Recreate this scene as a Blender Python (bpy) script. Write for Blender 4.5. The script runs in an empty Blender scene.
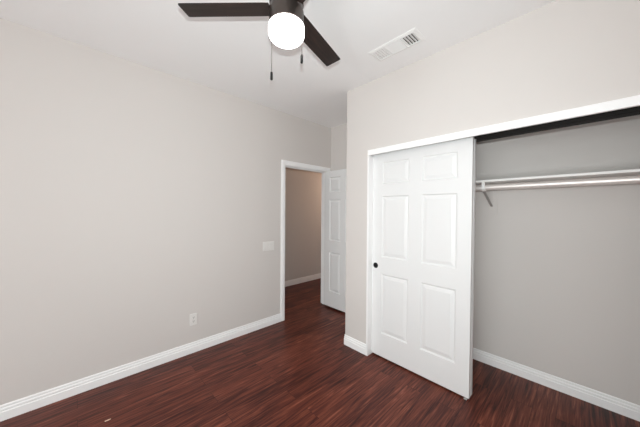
import bpy, bmesh, math, random
from mathutils import Vector, Matrix

S = bpy.context.scene
COL = S.collection
PI = math.pi


def lin(r, g, b):
    f = lambda c: (c / 255 / 12.92) if c <= 10.3 else ((c / 255 + 0.055) / 1.055) ** 2.4
    return (f(r), f(g), f(b), 1.0)


# ------------------------------------------------------------------ camera
EYE = Vector((0, 0, 1.449))
YAW, PITCH, ROLL = 0.80707, -0.009063, 0.0068
fw = Vector((-math.sin(YAW) * math.cos(PITCH), math.cos(YAW) * math.cos(PITCH), math.sin(PITCH)))
rt = Vector((math.cos(YAW), math.sin(YAW), 0))
up = rt.cross(fw)
r2 = rt * math.cos(ROLL) + up * math.sin(ROLL)
u2 = -rt * math.sin(ROLL) + up * math.cos(ROLL)
cam_data = bpy.data.cameras.new('camera')
cam_data.sensor_width = 36.0
cam_data.lens = 253.73 / 640 * 36.0
cam_data.clip_start = 0.02
cam = bpy.data.objects.new('camera', cam_data)
M = Matrix((r2, u2, -fw)).transposed().to_4x4()
M.translation = EYE
cam.matrix_world = M
COL.objects.link(cam)
S.camera = cam

# ------------------------------------------------------------------ light and exposure
S.view_settings.view_transform = 'Standard'
S.view_settings.look = 'None'
S.view_settings.gamma = 1.0
S.view_settings.use_curve_mapping = False
S.view_settings.exposure = 0.0
S.cycles.use_denoising = True
S.cycles.max_bounces = 14
S.cycles.diffuse_bounces = 10
S.cycles.caustics_reflective = False
S.cycles.caustics_refractive = False

world = bpy.data.worlds.new('sky')
S.world = world
world.use_nodes = True
wn = world.node_tree
bg = wn.nodes['Background']
sky = wn.nodes.new('ShaderNodeTexSky')
sky.sky_type = 'HOSEK_WILKIE'
wn.links.new(sky.outputs['Color'], bg.inputs['Color'])
bg.inputs['Strength'].default_value = 0.3


def light(name, kind, loc, energy, color=(1, 1, 1), **kw):
    d = bpy.data.lights.new(name, kind)
    d.energy = energy
    d.color = color
    for k, v in kw.items():
        setattr(d, k, v)
    o = bpy.data.objects.new(name, d)
    o.location = loc
    COL.objects.link(o)
    return o


# the photographer's flash, on the hot shoe 10 cm above the lens
FLASH = light('camera_flash', 'SPOT', (0, 0, 1.552), 114.0, (0.915, 0.985, 0.988), shadow_soft_size=0.012,
              spot_size=math.radians(140), spot_blend=1.0)
FLASH.rotation_euler = (fw + Vector((0, 0, 0.12))).to_track_quat('-Z', 'Y').to_euler()
# soft fill added at two made-up windows in the right and rear walls
DAY_FILL1 = light('window_daylight', 'AREA', (1.37, -1.2, 1.45), 3.0, (0.905, 0.98, 0.988),
             shape='RECTANGLE', size=1.7, size_y=1.3)
DAY_FILL1.rotation_euler = (0, PI / 2, 0)
DAY_FILL2 = light('window_daylight', 'AREA', (-0.6, -3.47, 1.45), 48.0, (0.905, 0.98, 0.988),
             shape='RECTANGLE', size=1.7, size_y=1.3)
DAY_FILL2.rotation_euler = (PI / 2, 0, 0)
# unseen soft light added well behind the camera to even out the room
SOFT_FILL = light('strobe', 'POINT', (0.2, -2.0, 0.65), 112.0, (0.915, 0.985, 0.988), shadow_soft_size=0.35)
# unseen warm lamp added to brighten the hallway beyond the door opening
HALL_FILL = light('hall_lamp', 'POINT', (-3.66, 4.45, 1.95), 13.0, (1.0, 0.70, 0.50), shadow_soft_size=0.12)

# ------------------------------------------------------------------ materials


def nodes(name):
    m = bpy.data.materials.new(name)
    m.use_nodes = True
    nt = m.node_tree
    return m, nt, nt.nodes['Principled BSDF']


def plain(name, col, rough=0.5, metal=0.0, spec=0.5, bump=0.0, scale=200.0, var=0.0, detail=3.0):
    m, nt, b = nodes(name)
    b.inputs['Base Color'].default_value = col
    b.inputs['Roughness'].default_value = rough
    b.inputs['Metallic'].default_value = metal
    b.inputs['Specular IOR Level'].default_value = spec
    tc = nt.nodes.new('ShaderNodeTexCoord')
    nz = nt.nodes.new('ShaderNodeTexNoise')
    nz.inputs['Scale'].default_value = scale
    nz.inputs['Detail'].default_value = detail
    nt.links.new(tc.outputs['Object'], nz.inputs['Vector'])
    if bump:
        bp = nt.nodes.new('ShaderNodeBump')
        bp.inputs['Strength'].default_value = bump
        bp.inputs['Distance'].default_value = 0.002
        nt.links.new(nz.outputs['Fac'], bp.inputs['Height'])
        nt.links.new(bp.outputs['Normal'], b.inputs['Normal'])
    if var:
        mx = nt.nodes.new('ShaderNodeMix')
        mx.data_type = 'RGBA'
        mx.inputs[6].default_value = tuple(c * (1 - var) for c in col[:3]) + (1,)
        mx.inputs[7].default_value = tuple(min(1, c * (1 + var)) for c in col[:3]) + (1,)
        nt.links.new(nz.outputs['Fac'], mx.inputs[0])
        nt.links.new(mx.outputs[2], b.inputs['Base Color'])
    return m


WALL = plain('greige_wall_paint', lin(215, 210, 206.5), 0.75, spec=0.25, bump=0.12, scale=260)
CEIL = plain('white_ceiling_paint', lin(246, 246, 246), 0.9, spec=0.15, bump=0.15, scale=180)
TRIM = plain('white_trim_enamel', lin(248, 248, 248), 0.38, spec=0.45, bump=0.02, scale=60)
DOORM = plain('white_door_enamel', lin(231, 231, 231), 0.42, spec=0.4, bump=0.03, scale=90)
SHELFM = plain('white_shelf_paint', lin(244, 242, 240), 0.45, spec=0.4, bump=0.02)
PLASTIC = plain('white_plastic', lin(229, 227, 224), 0.35, spec=0.5)
SLOT = plain('dark_slot', lin(40, 38, 36), 0.6)
VENTM = plain('white_vent_enamel', lin(240, 240, 239), 0.45, spec=0.4)
DUCT_SHADE = plain('duct_inside', lin(40, 38, 37), 0.8)
BLACK = plain('black_pull_metal', lin(12, 11, 11), 0.5, spec=0.3)
TRACK = plain('dark_bronze_track', lin(24, 19, 16), 0.55, spec=0.25)
BRONZE = plain('dark_bronze_metal', lin(82, 74, 70), 0.32, metal=0.75, var=0.12, scale=30)
RODM = plain('satin_rod_finish', lin(238, 231, 227), 0.42, metal=0.4, spec=0.4)
BRACE = plain('grey_bracket_steel', lin(165, 161, 157), 0.5)
NICKEL = plain('brushed_nickel', lin(215, 209, 205), 0.38, metal=1.0, bump=0.02, scale=300)
STEEL = plain('dark_chain_metal', lin(75, 70, 66), 0.4, metal=0.8)
CHIP = plain('pale_wood_chip', lin(228, 196, 172), 0.6)
GUIDE = plain('translucent_white_nylon', lin(190, 190, 188), 0.4)


def floor_material():
    m, nt, b = nodes('red_brown_laminate_planks')
    L = nt.links.new
    N = nt.nodes.new
    tc = N('ShaderNodeTexCoord')
    sep = N('ShaderNodeSeparateXYZ')
    L(tc.outputs['Object'], sep.inputs[0])
    cmb = N('ShaderNodeCombineXYZ')          # planks run along the room's long axis
    L(sep.outputs['Y'], cmb.inputs['X'])
    L(sep.outputs['X'], cmb.inputs['Y'])
    br = N('ShaderNodeTexBrick')
    br.offset = 0.37
    br.inputs['Color1'].default_value = (0, 0, 0, 1)
    br.inputs['Color2'].default_value = (1, 1, 1, 1)
    br.inputs['Mortar'].default_value = (0.5, 0.5, 0.5, 1)
    br.inputs['Scale'].default_value = 1.0
    br.inputs['Mortar Size'].default_value = 0.0012
    br.inputs['Mortar Smooth'].default_value = 0.2
    br.inputs['Brick Width'].default_value = 1.22
    br.inputs['Row Height'].default_value = 0.127
    L(cmb.outputs[0], br.inputs['Vector'])
    # shift the grain from plank to plank
    sh = N('ShaderNodeVectorMath'); sh.operation = 'SCALE'
    L(br.outputs['Color'], sh.inputs[0]); sh.inputs['Scale'].default_value = 37.0
    add = N('ShaderNodeVectorMath'); add.operation = 'ADD'
    L(cmb.outputs[0], add.inputs[0]); L(sh.outputs[0], add.inputs[1])
    mp = N('ShaderNodeMapping')
    mp.inputs['Scale'].default_value = (1.25, 19.0, 1.0)
    L(add.outputs[0], mp.inputs['Vector'])
    n1 = N('ShaderNodeTexNoise')
    n1.inputs['Scale'].default_value = 1.5; n1.inputs['Detail'].default_value = 8
    n1.inputs['Roughness'].default_value = 0.62; n1.inputs['Distortion'].default_value = 1.5
    L(mp.outputs[0], n1.inputs['Vector'])
    mp2 = N('ShaderNodeMapping')
    mp2.inputs['Scale'].default_value = (5.0, 110.0, 1.0)
    L(add.outputs[0], mp2.inputs['Vector'])
    n2 = N('ShaderNodeTexNoise')
    n2.inputs['Scale'].default_value = 1.0; n2.inputs['Detail'].default_value = 4
    L(mp2.outputs[0], n2.inputs['Vector'])
    # grain + plank tone
    m1 = N('ShaderNodeMath'); m1.operation = 'MULTIPLY_ADD'
    L(n2.outputs['Fac'], m1.inputs[0]); m1.inputs[1].default_value = 0.38
    L(n1.outputs['Fac'], m1.inputs[2])
    m2 = N('ShaderNodeMath'); m2.operation = 'MULTIPLY_ADD'
    L(br.outputs['Color'], m2.inputs[0]); m2.inputs[1].default_value = 0.10
    L(m1.outputs[0], m2.inputs[2])
    cr = N('ShaderNodeValToRGB')
    e = cr.color_ramp.elements
    e[0].position = 0.46; e[0].color = lin(36, 15, 12)
    e[1].position = 0.96; e[1].color = lin(150, 88, 68)
    for p, c in ((0.60, lin(62, 29, 23)), (0.72, lin(94, 46, 36)), (0.84, lin(118, 62, 47))):
        x = e.new(p); x.color = c
    L(m2.outputs[0], cr.inputs[0])
    mx = N('ShaderNodeMix'); mx.data_type = 'RGBA'
    L(br.outputs['Fac'], mx.inputs[0]); L(cr.outputs[0], mx.inputs[6])
    mx.inputs[7].default_value = lin(50, 24, 20)
    L(mx.outputs[2], b.inputs['Base Color'])
    b.inputs['Roughness'].default_value = 0.38
    b.inputs['Specular IOR Level'].default_value = 0.22
    bp = N('ShaderNodeBump'); bp.inputs['Strength'].default_value = 0.10
    bp.inputs['Distance'].default_value = 0.002
    L(m1.outputs[0], bp.inputs['Height']); L(bp.outputs['Normal'], b.inputs['Normal'])
    return m


def blade_material():
    m, nt, b = nodes('dark_walnut_blade')
    L = nt.links.new
    tc = nt.nodes.new('ShaderNodeTexCoord')
    mp = nt.nodes.new('ShaderNodeMapping')
    mp.inputs['Scale'].default_value = (5, 70, 5)
    L(tc.outputs['Object'], mp.inputs['Vector'])
    nz = nt.nodes.new('ShaderNodeTexNoise')
    nz.inputs['Scale'].default_value = 1.0; nz.inputs['Detail'].default_value = 6
    L(mp.outputs[0], nz.inputs['Vector'])
    cr = nt.nodes.new('ShaderNodeValToRGB')
    cr.color_ramp.elements[0].position = 0.3; cr.color_ramp.elements[0].color = lin(27, 19, 17)
    cr.color_ramp.elements[1].position = 0.75; cr.color_ramp.elements[1].color = lin(52, 38, 33)
    L(nz.outputs['Fac'], cr.inputs[0]); L(cr.outputs[0], b.inputs['Base Color'])
    b.inputs['Roughness'].default_value = 0.5
    b.inputs['Specular IOR Level'].default_value = 0.3
    return m


def lamp_material():
    m, nt, b = nodes('lit_frosted_glass')
    b.inputs['Base Color'].default_value = (0.9, 0.9, 0.88, 1)
    b.inputs['Roughness'].default_value = 0.25
    b.inputs['Emission Color'].default_value = (1.0, 0.985, 0.97, 1)
    b.inputs['Emission Strength'].default_value = 6.0
    return m


def glass_material():
    m, nt, b = nodes('window_glass')
    out = nt.nodes['Material Output']
    tr = nt.nodes.new('ShaderNodeBsdfTransparent')
    gl = nt.nodes.new('ShaderNodeBsdfGlossy')
    gl.inputs['Roughness'].default_value = 0.02
    mx = nt.nodes.new('ShaderNodeMixShader')
    mx.inputs[0].default_value = 0.06
    nt.links.new(tr.outputs[0], mx.inputs[1]); nt.links.new(gl.outputs[0], mx.inputs[2])
    nt.links.new(mx.outputs[0], out.inputs['Surface'])
    return m


FLOOR = floor_material()
BLADE = blade_material()
LAMP = lamp_material()
GLASS = glass_material()

# ------------------------------------------------------------------ mesh helpers


def link(name, bm, mat, parent=None, smooth=False, angle=None):
    bmesh.ops.remove_doubles(bm, verts=bm.verts, dist=1e-6)
    bmesh.ops.recalc_face_normals(bm, faces=bm.faces)
    me = bpy.data.meshes.new(name)
    bm.to_mesh(me)
    bm.free()
    me.materials.append(mat)
    if smooth:
        for p in me.polygons:
            p.use_smooth = True
    o = bpy.data.objects.new(name, me)
    COL.objects.link(o)
    if parent:
        o.parent = parent
    if smooth:
        md = o.modifiers.new('edge', 'EDGE_SPLIT')
        md.split_angle = math.radians(angle or 35)
    return o


def bevel(o, w, seg=2):
    md = o.modifiers.new('bevel', 'BEVEL')
    md.width = w
    md.segments = seg
    md.limit_method = 'ANGLE'
    md.angle_limit = math.radians(40)
    return o


def box(bm, x0, x1, y0, y1, z0, z1):
    vs = [bm.verts.new((x, y, z)) for z in (z0, z1) for x, y in ((x0, y0), (x1, y0), (x1, y1), (x0, y1))]
    for f in ((3, 2, 1, 0), (4, 5, 6, 7), (0, 1, 5, 4), (1, 2, 6, 5), (2, 3, 7, 6), (3, 0, 4, 7)):
        bm.faces.new([vs[i] for i in f])
    return bm


def boxes(*bs):
    bm = bmesh.new()
    for b in bs:
        box(bm, *b)
    return bm


def prism(pts, z0, z1):
    """vertical prism over a ground outline"""
    bm = bmesh.new()
    lo = [bm.verts.new((x, y, z0)) for x, y in pts]
    hi = [bm.verts.new((x, y, z1)) for x, y in pts]
    n = len(pts)
    bm.faces.new(lo[::-1]); bm.faces.new(hi)
    for i in range(n):
        j = (i + 1) % n
        bm.faces.new((lo[i], lo[j], hi[j], hi[i]))
    return bm


def tube(bm, path, r, seg=12, caps=True):
    rings = []
    n = len(path)
    P = [Vector(p) for p in path]
    for i, p in enumerate(P):
        t = (P[min(i + 1, n - 1)] - P[max(i - 1, 0)]).normalized()
        a = Vector((0, 0, 1)) if abs(t.z) < 0.9 else Vector((1, 0, 0))
        u = t.cross(a).normalized(); v = t.cross(u)
        rings.append([bm.verts.new(p + (u * math.cos(2 * PI * k / seg) + v * math.sin(2 * PI * k / seg)) * r) for k in range(seg)])
    for a, b in zip(rings, rings[1:]):
        for k in range(seg):
            bm.faces.new((a[k], a[(k + 1) % seg], b[(k + 1) % seg], b[k]))
    if caps:
        bm.faces.new(rings[0][::-1]); bm.faces.new(rings[-1])
    return bm


def lathe(bm, prof, seg=48, c=(0, 0, 0), M=None):
    """prof: (radius, z) from one pole to the other"""
    rings = []
    for r, z in prof:
        if r < 1e-6:
            rings.append([bm.verts.new((c[0], c[1], c[2] + z))])
        else:
            rings.append([bm.verts.new((c[0] + r * math.cos(2 * PI * k / seg), c[1] + r * math.sin(2 * PI * k / seg), c[2] + z)) for k in range(seg)])
    for a, b in zip(rings, rings[1:]):
        for k in range(seg):
            k2 = (k + 1) % seg
            if len(a) == 1 and len(b) == 1:
                continue
            if len(a) == 1:
                bm.faces.new((a[0], b[k2], b[k]))
            elif len(b) == 1:
                bm.faces.new((a[k], a[k2], b[0]))
            else:
                bm.faces.new((a[k], a[k2], b[k2], b[k]))
    if M:
        bmesh.ops.transform(bm, matrix=M, verts=bm.verts)
    return bm


BASE_PROFILE = [(0, 0), (0.0150, 0), (0.0150, 0.058), (0.0105, 0.0635), (0.0105, 0.0675), (0.0125, 0.0705),
                (0.0115, 0.080), (0.0070, 0.086), (0.0070, 0.0905), (0.0085, 0.0925), (0.0075, 0.0995), (0.004, 0.105), (0, 0.1055)]


def sweep(path, profile, side=1, z=0.0):
    """sweep a profile (out, up) along a ground path; 'out' is to the left (side=1) of the path"""
    bm = bmesh.new()
    P = [Vector((x, y)) for x, y in path]
    n = len(P)
    rings = []
    for i, p in enumerate(P):
        d1 = (P[i] - P[i - 1]).normalized() if i else None
        d2 = (P[i + 1] - P[i]).normalized() if i < n - 1 else None
        nrm = lambda d: Vector((-d.y, d.x)) * side
        if d1 is None: m = nrm(d2)
        elif d2 is None: m = nrm(d1)
        else:
            a, b = nrm(d1), nrm(d2)
            m = (a + b) / (1 + a.dot(b))
        rings.append([bm.verts.new((p.x + m.x * t, p.y + m.y * t, z + h)) for t, h in profile])
    for a, b in zip(rings, rings[1:]):
        for k in range(len(profile)):
            k2 = (k + 1) % len(profile)
            bm.faces.new((a[k], a[k2], b[k2], b[k]))
    bm.faces.new(rings[0][::-1]); bm.faces.new(rings[-1])
    return bm


def props(o, label=None, cat=None, group=None, kind=None):
    if label: o['label'] = label
    if cat: o['category'] = cat
    if group: o['group'] = group
    if kind: o['kind'] = kind
    return o


def thing(name, loc, label, cat, group=None, kind=None):
    o = bpy.data.objects.new(name, None)
    o.empty_display_size = 0.05
    o.location = loc
    COL.objects.link(o)
    return props(o, label, cat, group, kind)


def structure(o, label, cat):
    return props(o, label, cat, None, 'structure')


# ------------------------------------------------------------------ room dimensions (metres)
XL = -2.753            # face of the left wall
TL = 0.115             # its thickness
H = 2.744              # ceiling
YC = 2.113             # face of the closet wall
YCB = 2.840            # back wall of the closet
YA = 2.864             # back wall of the door alcove
XC = -1.805           # free corner of the closet wall
XR, YR = 1.30, -3.40   # right and rear walls, out of frame
XJ = -1.491            # left side of the closet opening
XO = 0.345             # right side of the closet opening
ZH = 2.008             # underside of the closet header
XH = -3.955            # far wall of the hallway
DY0, DY1, DZ = 1.993, 2.782, 2.053   # hall door opening

# ------------------------------------------------------------------ structure
structure(link('floor', boxes((XH - 0.1, XR + 0.1, YR - 0.1, 6.2, -0.08, 0.0)), FLOOR),
          'dark red-brown wood plank floor running through room, closet and hallway', 'floor')
structure(link('ceiling', boxes((XH - 0.1, XR + 0.1, YR - 0.1, 6.2, H, H + 0.1)), CEIL),
          'flat white painted ceiling above the whole room', 'ceiling')

# left wall with the door opening
bm = boxes((XL - TL, XL, YR, DY0 - 0.018, 0, H), (XL - TL, XL, DY1 + 0.018, 6.1, 0, H),
           (XL - TL, XL, DY0 - 0.018, DY1 + 0.018, DZ + 0.018, H))
structure(link('wall_left', bm, WALL), 'long pale greige wall on the left with switch, outlet and door opening', 'wall')
structure(link('wall_alcove', boxes((XL, XC + 0.02, YA, YA + 0.1, 0, H)), WALL),
          'narrow greige wall at the back of the door alcove', 'wall')

# closet wall: return + nib with a bullnose corner, header above the opening, right-hand nib
rb = 0.018
arc = [(XC + rb - rb * math.cos(a), YC + rb - rb * math.sin(a)) for a in [i * PI / 2 / 6 for i in range(7)]]
bm = prism(arc + [(XJ - 0.019, YC), (XJ - 0.019, YC + 0.11), (XC + 0.11, YC + 0.11), (XC + 0.11, YA), (XC, YA)], 0, H)
box(bm, XJ - 0.019, XO + 0.019, YC, YC + 0.11, ZH + 0.045, H)
box(bm, XO + 0.019, XR, YC, YC + 0.11, 0, H)
o = link('wall_closet', bm, WALL, smooth=True, angle=25)
structure(o, 'pale greige wall around and above the closet opening with rounded outer corner', 'wall')
structure(link('wall_closet_back', boxes((XC + 0.11, 0.85, YCB, YCB + 0.1, 0, H)), WALL),
          'grey back wall inside the open closet behind shelf and rod', 'wall')
structure(link('wall_closet_side', boxes((0.75, 0.85, YC + 0.11, YCB, 0, H)), WALL),
          'right side wall inside the closet beyond the frame', 'wall')


def window_wall(name, along_x, lo, hi, face, out, c, label):
    """wall with a 1.8 x 1.4 m window; along_x: runs along X at Y=face, else along Y at X=face"""
    a0, a1, z0, z1 = c - 0.9, c + 0.9, 0.75, 2.15
    f0, f1 = sorted((face, face + out * 0.14))
    parts = [(lo, a0, 0, H), (a1, hi, 0, H), (a0, a1, 0, z0), (a0, a1, z1, H)]
    mk = (lambda s, t, z, w: (s, t, f0, f1, z, w)) if along_x else (lambda s, t, z, w: (f0, f1, s, t, z, w))
    structure(link(name, boxes(*[mk(*p) for p in parts]), WALL), label, 'wall')
    g0, g1 = sorted((face + out * 0.05, face + out * 0.09))
    mg = (lambda s, t, z, w: (s, t, g0, g1, z, w)) if along_x else (lambda s, t, z, w: (g0, g1, s, t, z, w))
    w = 0.045
    fr = boxes(mg(a0, a0 + w, z0, z1), mg(a1 - w, a1, z0, z1), mg(a0 + w, a1 - w, z0, z0 + w),
               mg(a0 + w, a1 - w, z1 - w, z1), mg(c - w / 2, c + w / 2, z0 + w, z1 - w))
    gm = (g0 + g1) / 2
    mp = (lambda s, t, z, w2: (s, t, gm - 0.003, gm + 0.003, z, w2)) if along_x else (lambda s, t, z, w2: (gm - 0.003, gm + 0.003, s, t, z, w2))
    return fr, [boxes(mp(a0 + w, c - w / 2, z0 + w, z1 - w)), boxes(mp(c + w / 2, a1 - w, z0 + w, z1 - w))]


for n, args, lab in ((1, ('wall_right', False, YR, YC, XR, 1, -1.2, 'greige wall with a window on the right of the photographer'), 'white framed window in the right wall'),
                     (2, ('wall_rear', True, XL, XR, YR, -1, -0.6, 'greige wall with a window behind the photographer'), 'white framed window in the rear wall')):
    fr, panes = window_wall(*args)
    f = structure(link('window_%d' % n, fr, TRIM), lab, 'window')  # unseen window, added so that fill light has a way in
    for p in panes:
        link('pane', p, GLASS, f)

# hallway
structure(link('wall_hall', boxes((XH - 0.1, XH, 0.6, 6.1, 0, H)), WALL), 'shaded brownish wall of the hallway seen through the open door', 'wall')
structure(link('wall_hall_end', boxes((XH, XL - TL, 0.6, 0.7, 0, H), (XH, XL - TL, 6.0, 6.1, 0, H)), WALL), 'end walls of the hallway out of sight', 'wall')

# ------------------------------------------------------------------ baseboards
bb = lambda name, path, side, lab: structure(link(name, sweep(path, BASE_PROFILE, side), TRIM), lab, 'baseboard')
bb('baseboard_left', [(XL, YR), (XL, DY0 - 0.066)], -1, 'white stepped baseboard along the foot of the left wall')
bb('baseboard_alcove', [(XL, YA), (XC, YA)], -1, 'white baseboard along the alcove wall behind the open door')
arcb = [(XC, YA)] + [(XC, YC + rb)] + arc[1:] + [(XJ - 0.021, YC)]
o = bb('baseboard_closet', arcb, -1, 'short white baseboard wrapping the rounded corner beside the sliding door')
bb('baseboard_closet_back', [(XC + 0.11, YCB), (0.75, YCB)], -1, 'white baseboard along the back wall inside the closet')
bb('baseboard_hall', [(XH, 0.7), (XH, 6.0)], -1, 'white baseboard at the foot of the hallway wall')
bb('baseboard_right', [(XO + 0.04, YC), (XR, YC), (XR, YR), (XL, YR)], -1, 'white baseboard of the right and rear walls out of frame')

# ------------------------------------------------------------------ door casing and jambs (trim)
CP = [(0, 0), (0.011, 0), (0.013, 0.006), (0.016, 0.012), (0.016, 0.043), (0.013, 0.049), (0.010, 0.062), (0, 0.062)]


def casing(x, out, name, lab):
    """mitred casing round the hall door opening on wall face x; profile (out of wall, away from opening)"""
    bm = bmesh.new()
    g = 0.004
    pts = [((DY0 - g, 0), (-1, 0)), ((DY0 - g, DZ + g), (-1, 1)), ((DY1 + g, DZ + g), (1, 1)), ((DY1 + g, 0), (1, 0))]
    rings = [[bm.verts.new((x + out * t, p[0] + d[0] * w, p[1] + d[1] * w)) for t, w in CP] for p, d in pts]
    for a, b in zip(rings, rings[1:]):
        for k in range(len(CP)):
            k2 = (k + 1) % len(CP)
            bm.faces.new((a[k], a[k2], b[k2], b[k]))
    bm.faces.new(rings[0][::-1]); bm.faces.new(rings[-1])
    return structure(link(name, bm, TRIM), lab, 'trim')


casing(XL, 1, 'trim_1', 'white casing around the hall door opening in the left wall')
casing(XL - TL, -1, 'trim_2', 'white casing on the hallway side of the door opening')
j0, j1 = XL - TL, XL
bm = boxes((j0, j1, DY0 - 0.018, DY0, 0, DZ), (j0, j1, DY1, DY1 + 0.018, 0, DZ), (j0, j1, DY0 - 0.018, DY1 + 0.018, DZ, DZ + 0.018),
           (j0 + 0.03, j1 - 0.04, DY0, DY0 + 0.011, 0, DZ - 0.011), (j0 + 0.03, j1 - 0.04, DY1 - 0.011, DY1, 0, DZ - 0.011),
           (j0 + 0.03, j1 - 0.04, DY0, DY1, DZ - 0.011, DZ))
structure(link('trim_3', bm, TRIM), 'white door jamb lining the hall door opening', 'trim')

# closet opening: header fascia and side jamb boards
o = link('trim_4', boxes((XJ - 0.019, XO + 0.019, YC - 0.016, YC + 0.004, ZH, ZH + 0.053)), TRIM)
bevel(o, 0.003)
structure(o, 'white fascia board running across the top of the closet opening', 'trim')
o = link('trim_5', boxes((XJ - 0.019, XJ, YC - 0.0165, YC + 0.115, 0, ZH)), TRIM)
bevel(o, 0.003)
structure(o, 'white jamb board at the left side of the closet opening', 'trim')
o = link('trim_6', boxes((XO, XO + 0.019, YC - 0.0165, YC + 0.115, 0, ZH)), TRIM)
structure(o, 'white jamb board at the right side of the closet opening', 'trim')

# dark double track behind the fascia: a top plate with three lips and two slots
bm = boxes((XJ, XO, YC + 0.005, YC + 0.148, ZH + 0.036, ZH + 0.044),
           (XJ, XO, YC + 0.005, YC + 0.012, ZH + 0.005, ZH + 0.036),
           (XJ, XO, YC + 0.100, YC + 0.104, ZH + 0.004, ZH + 0.036),
           (XJ, XO, YC + 0.145, YC + 0.148, ZH - 0.010, ZH + 0.036))
o = link('sliding_door_track', bm, TRACK)
props(o, 'dark metal sliding door track under the white closet header', 'door track')

# ------------------------------------------------------------------ six-panel doors


def panel_door(W, Ht, T, cols, rows):
    """local: x 0..W, y 0 (front)..T, z 0..Ht; moulded raised panels on both faces"""
    bm = bmesh.new()
    xs = sorted({0, W, *[v for c in cols for v in c]})
    zs = sorted({0, Ht, *[v for r in rows for v in r]})
    rings = [(0, 0), (0.003, 0.004), (0.010, 0.0105), (0.017, 0.0105), (0.021, 0.0085), (0.044, 0.0025), (0.047, 0.0025)]

    def face(ys):
        for xa, xb in zip(xs, xs[1:]):
            for za, zb in zip(zs, zs[1:]):
                if (xa, xb) in cols and (za, zb) in rows:
                    prev = None
                    for d, dep in rings:
                        y = dep if ys == 0 else T - dep
                        cur = [bm.verts.new(v) for v in ((xa + d, y, za + d), (xb - d, y, za + d), (xb - d, y, zb - d), (xa + d, y, zb - d))]
                        if prev:
                            for k in range(4):
                                bm.faces.new((prev[k], prev[(k + 1) % 4], cur[(k + 1) % 4], cur[k]))
                        prev = cur
                    bm.faces.new(prev)
                else:
                    bm.faces.new([bm.verts.new(v) for v in ((xa, ys, za), (xb, ys, za), (xb, ys, zb), (xa, ys, zb))])
    face(0.0)
    face(T)
    for xa, xb in zip(xs, xs[1:]):
        for z in (0, Ht):
            bm.faces.new([bm.verts.new(v) for v in ((xa, 0, z), (xb, 0, z), (xb, T, z), (xa, T, z))])
    for za, zb in zip(zs, zs[1:]):
        for x in (0, W):
            bm.faces.new([bm.verts.new(v) for v in ((x, 0, za), (x, 0, zb), (x, T, zb), (x, T, za))])
    return bm


def cup_pull(c, parent):
    """round recessed finger pull on a face that looks towards -Y"""
    bm = bmesh.new()
    lathe(bm, [(0, 0.0008), (0.017, 0.0008), (0.0195, 0.0015), (0.0205, 0.0035), (0.0235, 0.0042), (0.027, 0.0022), (0.0275, 0), (0, -0.001)], 32,
          M=Matrix.Translation(c) @ Matrix.Rotation(PI / 2, 4, 'X'))
    o = link('finger_pull', bm, BLACK, parent, smooth=True)
    o['label'] = 'round black recessed finger pull'
    return o


# front sliding closet door
DX0, DX1, DYF = -1.513, -0.599, 2.1725
dcols = [(0.126, 0.405), (0.524, 0.811)]
ZB = 0.014
drows = [(0.229, 0.818), (0.985, 1.587), (1.704, 1.917)]
bm = panel_door(DX1 - DX0, 2.008, 0.035, dcols, drows)
d2 = link('door_2', bm, DOORM)
d2.location = (DX0 - 0.002, DYF, ZB + 0.002)
d2.rotation_euler = (0, 0.003, 0)
structure(d2, 'white six-panel sliding closet door with round black pull', 'door')
cup_pull((0.060, -0.0005, 0.893), d2)

# rear sliding door parked behind it
bm = panel_door(DX1 - DX0, 2.008, 0.035, dcols, drows)
d3 = link('door_3', bm, DOORM)
d3.location = (DX0 - 0.001, DYF + 0.0455, ZB + 0.002)
d3.rotation_euler = (0, 0.003, 0)
structure(d3, 'second white sliding door parked behind the front one, only its edge showing', 'door')

# hall door, swung open against the alcove wall
HW, HT = 0.755, 2.018
hcols = [(0.11, 0.325), (0.42, 0.635)]
hrows = [(0.228, 0.81), (0.985, 1.592), (1.705, 1.926)]
bm = panel_door(HW, HT, 0.035, hcols, hrows)
d1 = link('door_1', bm, DOORM)
d1.location = (XL + 0.006, 2.722, 0.028)
structure(d1, 'white six-panel hall door standing open in the alcove', 'door')
bm = bmesh.new()
lathe(bm, [(0, -0.001), (0.032, -0.001), (0.032, 0.006), (0.012, 0.010), (0.011, 0.030), (0.020, 0.036), (0.027, 0.046), (0.027, 0.056), (0.020, 0.064), (0, 0.066)], 32,
      M=Matrix.Translation((HW - 0.065, 0.0, 0.93)) @ Matrix.Rotation(PI / 2, 4, 'X'))
link('door_knob', bm, NICKEL, d1, smooth=True)
bm = bmesh.new()
for z in (0.2, 1.0, 1.8):
    tube(bm, [(-0.001, 0.040, z - 0.045), (-0.001, 0.040, z + 0.045)], 0.0055, 10)
link('hinge', bm, NICKEL, d1)

# floor guide under the sliding doors' right corner
g = thing('door_guide', (-0.625, 2.19, 0), 'small white plastic floor guide under the sliding door corner', 'door guide')
link('base_plate', boxes((-0.011, 0.011, -0.025, 0.06, 0, 0.002)), GUIDE, g)
link('guide_fin', boxes((-0.010, 0.010, -0.0245, -0.0210, 0.002, 0.009)), GUIDE, g)
link('guide_fin', boxes((-0.010, 0.010, 0.0195, 0.0245, 0.002, 0.009)), GUIDE, g)

# ------------------------------------------------------------------ closet shelf, rod, bracket
SX0, SX1 = XC + 0.11, 0.75
SY0, SZ0, SZ1 = 2.528, 1.708, 1.7265
o = bevel(link('closet_shelf', boxes((SX0, SX1, SY0, YCB, SZ0, SZ1)), SHELFM), 0.002)
props(o, 'long white shelf board above the rod on the closet back wall', 'shelf')

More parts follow.
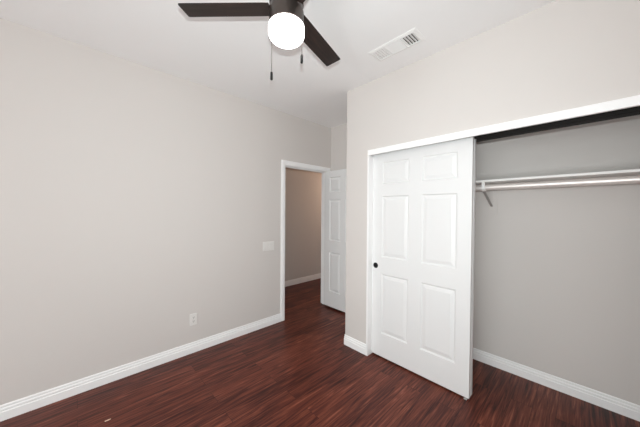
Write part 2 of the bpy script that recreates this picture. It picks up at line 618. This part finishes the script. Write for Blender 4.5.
RY, RZ, RR = 2.563, 1.6635, 0.025
rod = thing('closet_rod', ((SX0 + SX1) / 2, RY, RZ), 'long silvery metal hanging rod just under the closet shelf', 'closet rod')
bm = tube(bmesh.new(), [((SX0 - SX1) / 2 + 0.001, 0, 0), ((SX1 - SX0) / 2 - 0.001, 0, 0)], RR, 32)
link('pole', bm, RODM, rod, smooth=True)
for s in (-1, 1):
    bm = bmesh.new()
    lathe(bm, [(RR + 0.0005, 0), (0.039, 0), (0.039, 0.006), (0.033, 0.010), (0.0305, 0.018), (RR + 0.0005, 0.018)], 32,
          M=Matrix.Translation((s * (SX1 - SX0) / 2, 0, 0)) @ Matrix.Rotation(-s * PI / 2, 4, 'Y'))
    link('end_socket', bm, RODM, rod, smooth=True)

BX = -0.610
br = thing('shelf_bracket', (BX, YCB, 1.43), 'white metal bracket propping shelf and rod near the sliding door', 'bracket')


def yz(pts, w, name, mat=SHELFM):
    """flat strap through (y, z) points in the bracket's plane, thickness t"""
    bm = bmesh.new()
    P = [Vector((0, y - YCB, z - 1.43)) for y, z in pts]
    t = 0.0025
    rings = []
    for i, p in enumerate(P):
        d = (P[min(i + 1, len(P) - 1)] - P[max(i - 1, 0)]).normalized()
        nn = Vector((0, -d.z, d.y))
        rings.append([bm.verts.new(p + Vector((sx * w, 0, 0)) + nn * sn * t) for sx, sn in ((-1, -1), (1, -1), (1, 1), (-1, 1))])
    for a, b in zip(rings, rings[1:]):
        for k in range(4):
            bm.faces.new((a[k], a[(k + 1) % 4], b[(k + 1) % 4], b[k]))
    bm.faces.new(rings[0][::-1]); bm.faces.new(rings[-1])
    return link(name, bm, mat, br)


yz([(YCB - 0.004, SZ0 - 0.003), (SY0 + 0.006, SZ0 - 0.003)], 0.011, 'shelf_arm')
hook = [(SY0 + 0.004, SZ0 - 0.006), (RY - RR - 0.0045, RZ + 0.012)]
hook += [(RY + (RR + 0.0045) * math.cos(a), RZ + (RR + 0.0045) * math.sin(a)) for a in [PI + i * PI / 14 for i in range(0, 15)]]
yz(hook, 0.012, 'rod_hook')
yz([(RY + 0.004, RZ - RR - 0.0095), (YCB - 0.0085, 1.505)], 0.010, 'brace', BRACE)
yz([(YCB - 0.0095, 1.704), (YCB - 0.0095, 1.475)], 0.011, 'wall_strap', WALL)
# painted backing plate with a rounded foot
pw = 0.045
pts = [(-pw, 0.27), (-pw, 0.03)] + [(-pw * math.cos(a), 0.03 - pw * math.sin(a)) for a in [i * PI / 12 for i in range(1, 12)]] + [(pw, 0.03), (pw, 0.27)]
bm = bmesh.new()
fa = [bm.verts.new((x, -0.007, z)) for x, z in pts]
fb = [bm.verts.new((x, 0, z)) for x, z in pts]
bm.faces.new(fa); bm.faces.new(fb[::-1])
for i in range(len(pts)):
    j = (i + 1) % len(pts)
    bm.faces.new((fa[i], fb[i], fb[j], fa[j]))
o = link('backing_plate', bm, WALL, br)
o['label'] = 'backing plate painted like the wall'

# ------------------------------------------------------------------ ceiling fan
FX, FY, ZBL = -1.044, 0.759, 2.458
fan = thing('ceiling_fan', (FX, FY, H), 'dark three-blade ceiling fan with a lit white drum light', 'ceiling fan')
dz = lambda z: z - H
bm = lathe(bmesh.new(), [(0, 0), (0.085, 0), (0.085, dz(2.715)), (0.06, dz(2.70)), (0, dz(2.70))], 64)
link('canopy', bm, BRONZE, fan, smooth=True)
bm = lathe(bmesh.new(), [(0, dz(2.702)), (0.07, dz(2.702)), (0.082, dz(2.692)), (0.085, dz(2.68)), (0.085, dz(2.482)), (0.080, dz(2.478)), (0.080, dz(2.444)),
                         (0.0855, dz(2.440)), (0.0855, dz(2.378)), (0.078, dz(2.3735)), (0, dz(2.3735))], 64)
link('motor_housing', bm, BRONZE, fan, smooth=True)
gp = [(0, dz(2.3745)), (0.084, dz(2.3745)), (0.0885, dz(2.370)), (0.0893, dz(2.362))]
gp += [(0.0543 + 0.035 * math.cos(a), dz(2.336) - 0.035 * math.sin(a)) for a in [i * PI / 2 / 8 for i in range(9)]] + [(0.03, dz(2.3005)), (0, dz(2.300))]
bm = lathe(bmesh.new(), gp, 64)
o = link('light_shade', bm, LAMP, fan, smooth=True)
o['label'] = 'glowing white frosted glass drum'

blade_bm = bmesh.new()
R0, R1, BW = 0.081, 0.522, 0.053
prof = [(R0, -BW * 0.94), (R0 + 0.03, -BW * 0.97), (R1 - 0.004, -BW), (R1, -BW + 0.004), (R1, BW - 0.004), (R1 - 0.004, BW), (R0 + 0.03, BW * 0.97), (R0, BW * 0.94)]
lo = [blade_bm.verts.new((x, y, -0.003)) for x, y in prof]
hi = [blade_bm.verts.new((x, y, 0.003)) for x, y in prof]
blade_bm.faces.new(lo[::-1]); blade_bm.faces.new(hi)
for i in range(len(prof)):
    j = (i + 1) % len(prof)
    blade_bm.faces.new((lo[i], lo[j], hi[j], hi[i]))
blade0 = link('fan_blade', blade_bm, BLADE, fan)
arm = boxes((0.072, 0.135, -0.027, 0.027, 0.003, 0.007), (0.125, 0.165, -0.036, 0.036, 0.003, 0.0065))
arm0 = link('blade_arm', arm, BRONZE, blade0)
for i, ang in enumerate((225.0, 106.5, 346.0)):
    b = blade0 if i == 0 else blade0.copy()
    if i:
        COL.objects.link(b)
        b.parent = fan
        a = arm0.copy(); COL.objects.link(a); a.parent = b
    # the counter-clockwise edge hangs a little lower
    b.matrix_local = Matrix.Translation((0, 0, dz(ZBL))) @ Matrix.Rotation(math.radians(ang), 4, 'Z') @ Matrix.Rotation(math.radians(-10), 4, 'X')

# two pull chains behind the drum
vx, vy = 0.692, 0.722          # sideways as seen from the room
for s, zk, zt in ((-0.084, 2.133, 2.176), (0.0715, 2.230, 2.276)):
    far = math.sqrt(0.099 ** 2 - s ** 2)
    cx, cy = s * vx - far * vy, s * vy + far * vx
    bm = bmesh.new()
    tube(bm, [(cx * 0.80, cy * 0.80, dz(2.405)), (cx * 0.96, cy * 0.96, dz(2.403)), (cx, cy, dz(2.396)), (cx, cy, dz(zt))], 0.0013, 8)
    ch = link('pull_chain', bm, STEEL, fan, smooth=True)
    bm = lathe(bmesh.new(), [(0, dz(zt) + 0.003), (0.0035, dz(zt)), (0.0065, dz(zt) - 0.006), (0.0068, dz(zk) + 0.004), (0.0055, dz(zk)), (0, dz(zk))], 16, c=(cx, cy, 0))
    k = link('chain_knob', bm, BLACK, ch, smooth=True)

# ------------------------------------------------------------------ ceiling register
VX0, VX1, VY0, VY1 = -1.237, -0.838, 1.716, 1.890
vent = thing('air_vent', ((VX0 + VX1) / 2, (VY0 + VY1) / 2, H), 'white rectangular three-section air register in the ceiling', 'air vent')
hx, hy = (VX1 - VX0) / 2, (VY1 - VY0) / 2
ix, iy = hx - 0.026, hy - 0.026
bm = bmesh.new()
rg = [(hx, hy, 0), (hx, hy, -0.003), (hx - 0.004, hy - 0.004, -0.006), (ix + 0.006, iy + 0.006, -0.011), (ix, iy, -0.011), (ix, iy, 0.0)]
prev = None
for x, y, z in rg:
    cur = [bm.verts.new(v) for v in ((-x, -y, z), (x, -y, z), (x, y, z), (-x, y, z))]
    if prev:
        for k in range(4):
            bm.faces.new((prev[k], prev[(k + 1) % 4], cur[(k + 1) % 4], cur[k]))
    prev = cur
link('frame', bm, VENTM, vent)
link('duct_opening', boxes((-ix, ix, -iy, iy, -0.0016, -0.0006)), DUCT_SHADE, vent)  # flat dark plate, its colour stands in for the shade behind the louvers
third = 0.108      # length of the two end sections
for xd in (-ix + third, ix - third):
    link('divider', boxes((xd - 0.004, xd + 0.004, -iy, iy, -0.0115, -0.001)), VENTM, vent)


def slat(c, length, along_y, tilt, w=0.017):
    bm = boxes((-w / 2, w / 2, -length / 2, length / 2, -0.0006, 0.0006))
    Mx = Matrix.Translation((c[0], c[1], -0.0068)) @ (Matrix.Identity(4) if along_y else Matrix.Rotation(PI / 2, 4, 'Z')) @ Matrix.Rotation(math.radians(tilt), 4, 'Y')
    bmesh.ops.transform(bm, matrix=Mx, verts=bm.verts)
    return link('louver', bm, VENTM, vent)


ns = 5
for k in range(ns):
    u = (k + 0.5) * (third - 0.004) / ns
    slat((-ix + u, 0), 2 * iy, True, 4, 0.020)
    slat((ix - u, 0), 2 * iy, True, 24, 0.0215)
for k in range(6):
    slat((0, -iy + (k + 0.5) * 2 * iy / 6), 2 * (ix - third) - 0.008, False, 28, 0.0205)

# ------------------------------------------------------------------ light switch and outlet on the left wall


def plate(root, w, h, name):
    """cover plate on the left wall: local y along the wall, z up, +x out of the wall"""
    bm = bmesh.new()
    prev = None
    for a, x in ((0, 0), (0, 0.003), (0.003, 0.0058)):
        cur = [bm.verts.new((x, sy * (w / 2 - a), sz * (h / 2 - a))) for sy, sz in ((-1, -1), (1, -1), (1, 1), (-1, 1))]
        if prev:
            for k in range(4):
                bm.faces.new((prev[k], prev[(k + 1) % 4], cur[(k + 1) % 4], cur[k]))
        else:
            bm.faces.new(cur[::-1])
        prev = cur
    bm.faces.new(prev)
    return link(name, bm, PLASTIC, root)


sw = thing('light_switch', (XL, 1.742, 1.005), 'wide white three-gang light switch plate beside the door casing', 'light switch')
plate(sw, 0.162, 0.116, 'cover_plate')
for y in (-0.046, 0, 0.046):
    bm = bmesh.new()
    vs = [(0.005, -0.0165, -0.0335), (0.005, 0.0165, -0.0335), (0.005, 0.0165, 0.0335), (0.005, -0.0165, 0.0335)]
    fs = [(0.0075, -0.0155, -0.0325), (0.0075, 0.0155, -0.0325), (0.0105, 0.0155, 0.0325), (0.0105, -0.0155, 0.0325)]
    a = [bm.verts.new((x, yy + y, z)) for x, yy, z in vs]
    b = [bm.verts.new((x, yy + y, z)) for x, yy, z in fs]
    bm.faces.new(b); bm.faces.new(a[::-1])
    for k in range(4):
        bm.faces.new((a[k], a[(k + 1) % 4], b[(k + 1) % 4], b[k]))
    link('rocker', bm, PLASTIC, sw)

ol = thing('wall_outlet', (XL, 0.857, 0.337), 'small white duplex power outlet low on the left wall', 'outlet')
plate(ol, 0.072, 0.117, 'cover_plate')
for z in (-0.0195, 0.0195):
    bm = bmesh.new()
    n = 24
    ring = []
    for k in range(n):
        a = 2 * PI * k / n
        ring.append((0.0165 * math.cos(a), max(-0.0135, min(0.0135, 0.0172 * math.sin(a)))))
    a = [bm.verts.new((0.005, y, z + h)) for y, h in ring]
    b = [bm.verts.new((0.0082, y, z + h)) for y, h in ring]
    bm.faces.new(b); bm.faces.new(a[::-1])
    for k in range(n):
        bm.faces.new((a[k], a[(k + 1) % n], b[(k + 1) % n], b[k]))
    rc = link('receptacle', bm, PLASTIC, ol)
    link('socket_slot', boxes((0.0075, 0.0086, -0.0080, -0.0046, z - 0.002, z + 0.0084)), SLOT, rc)
    link('socket_slot', boxes((0.0075, 0.0086, 0.0046, 0.0080, z - 0.001, z + 0.0078)), SLOT, rc)
    bm = lathe(bmesh.new(), [(0, 0.0075), (0.0026, 0.0075), (0.0026, 0.0086), (0, 0.0086)], 12, M=Matrix.Translation((0, 0, z - 0.0072)) @ Matrix.Rotation(PI / 2, 4, 'Y'))
    link('ground_hole', bm, SLOT, rc)
bm = lathe(bmesh.new(), [(0, 0.005), (0.003, 0.005), (0.0028, 0.0066), (0, 0.007)], 12, M=Matrix.Rotation(PI / 2, 4, 'Y'))
link('screw', bm, NICKEL, ol)

# ------------------------------------------------------------------ a stray splinter on the floor
bm = bmesh.new()
pts = [(-0.004, -0.017), (0.003, -0.015), (0.005, 0.004), (0.002, 0.018), (-0.003, 0.009)]
lo = [bm.verts.new((x, y, 0.0)) for x, y in pts]
hi = [bm.verts.new((x * 0.6, y * 0.85, 0.003)) for x, y in pts]
bm.faces.new(lo[::-1]); bm.faces.new(hi)
for i in range(len(pts)):
    j = (i + 1) % len(pts)
    bm.faces.new((lo[i], lo[j], hi[j], hi[i]))
o = link('wood_splinter', bm, CHIP)
o.location = (-2.256, 0.151, 0)
props(o, 'tiny pale splinter lying on the dark floor near the left baseboard', 'splinter')
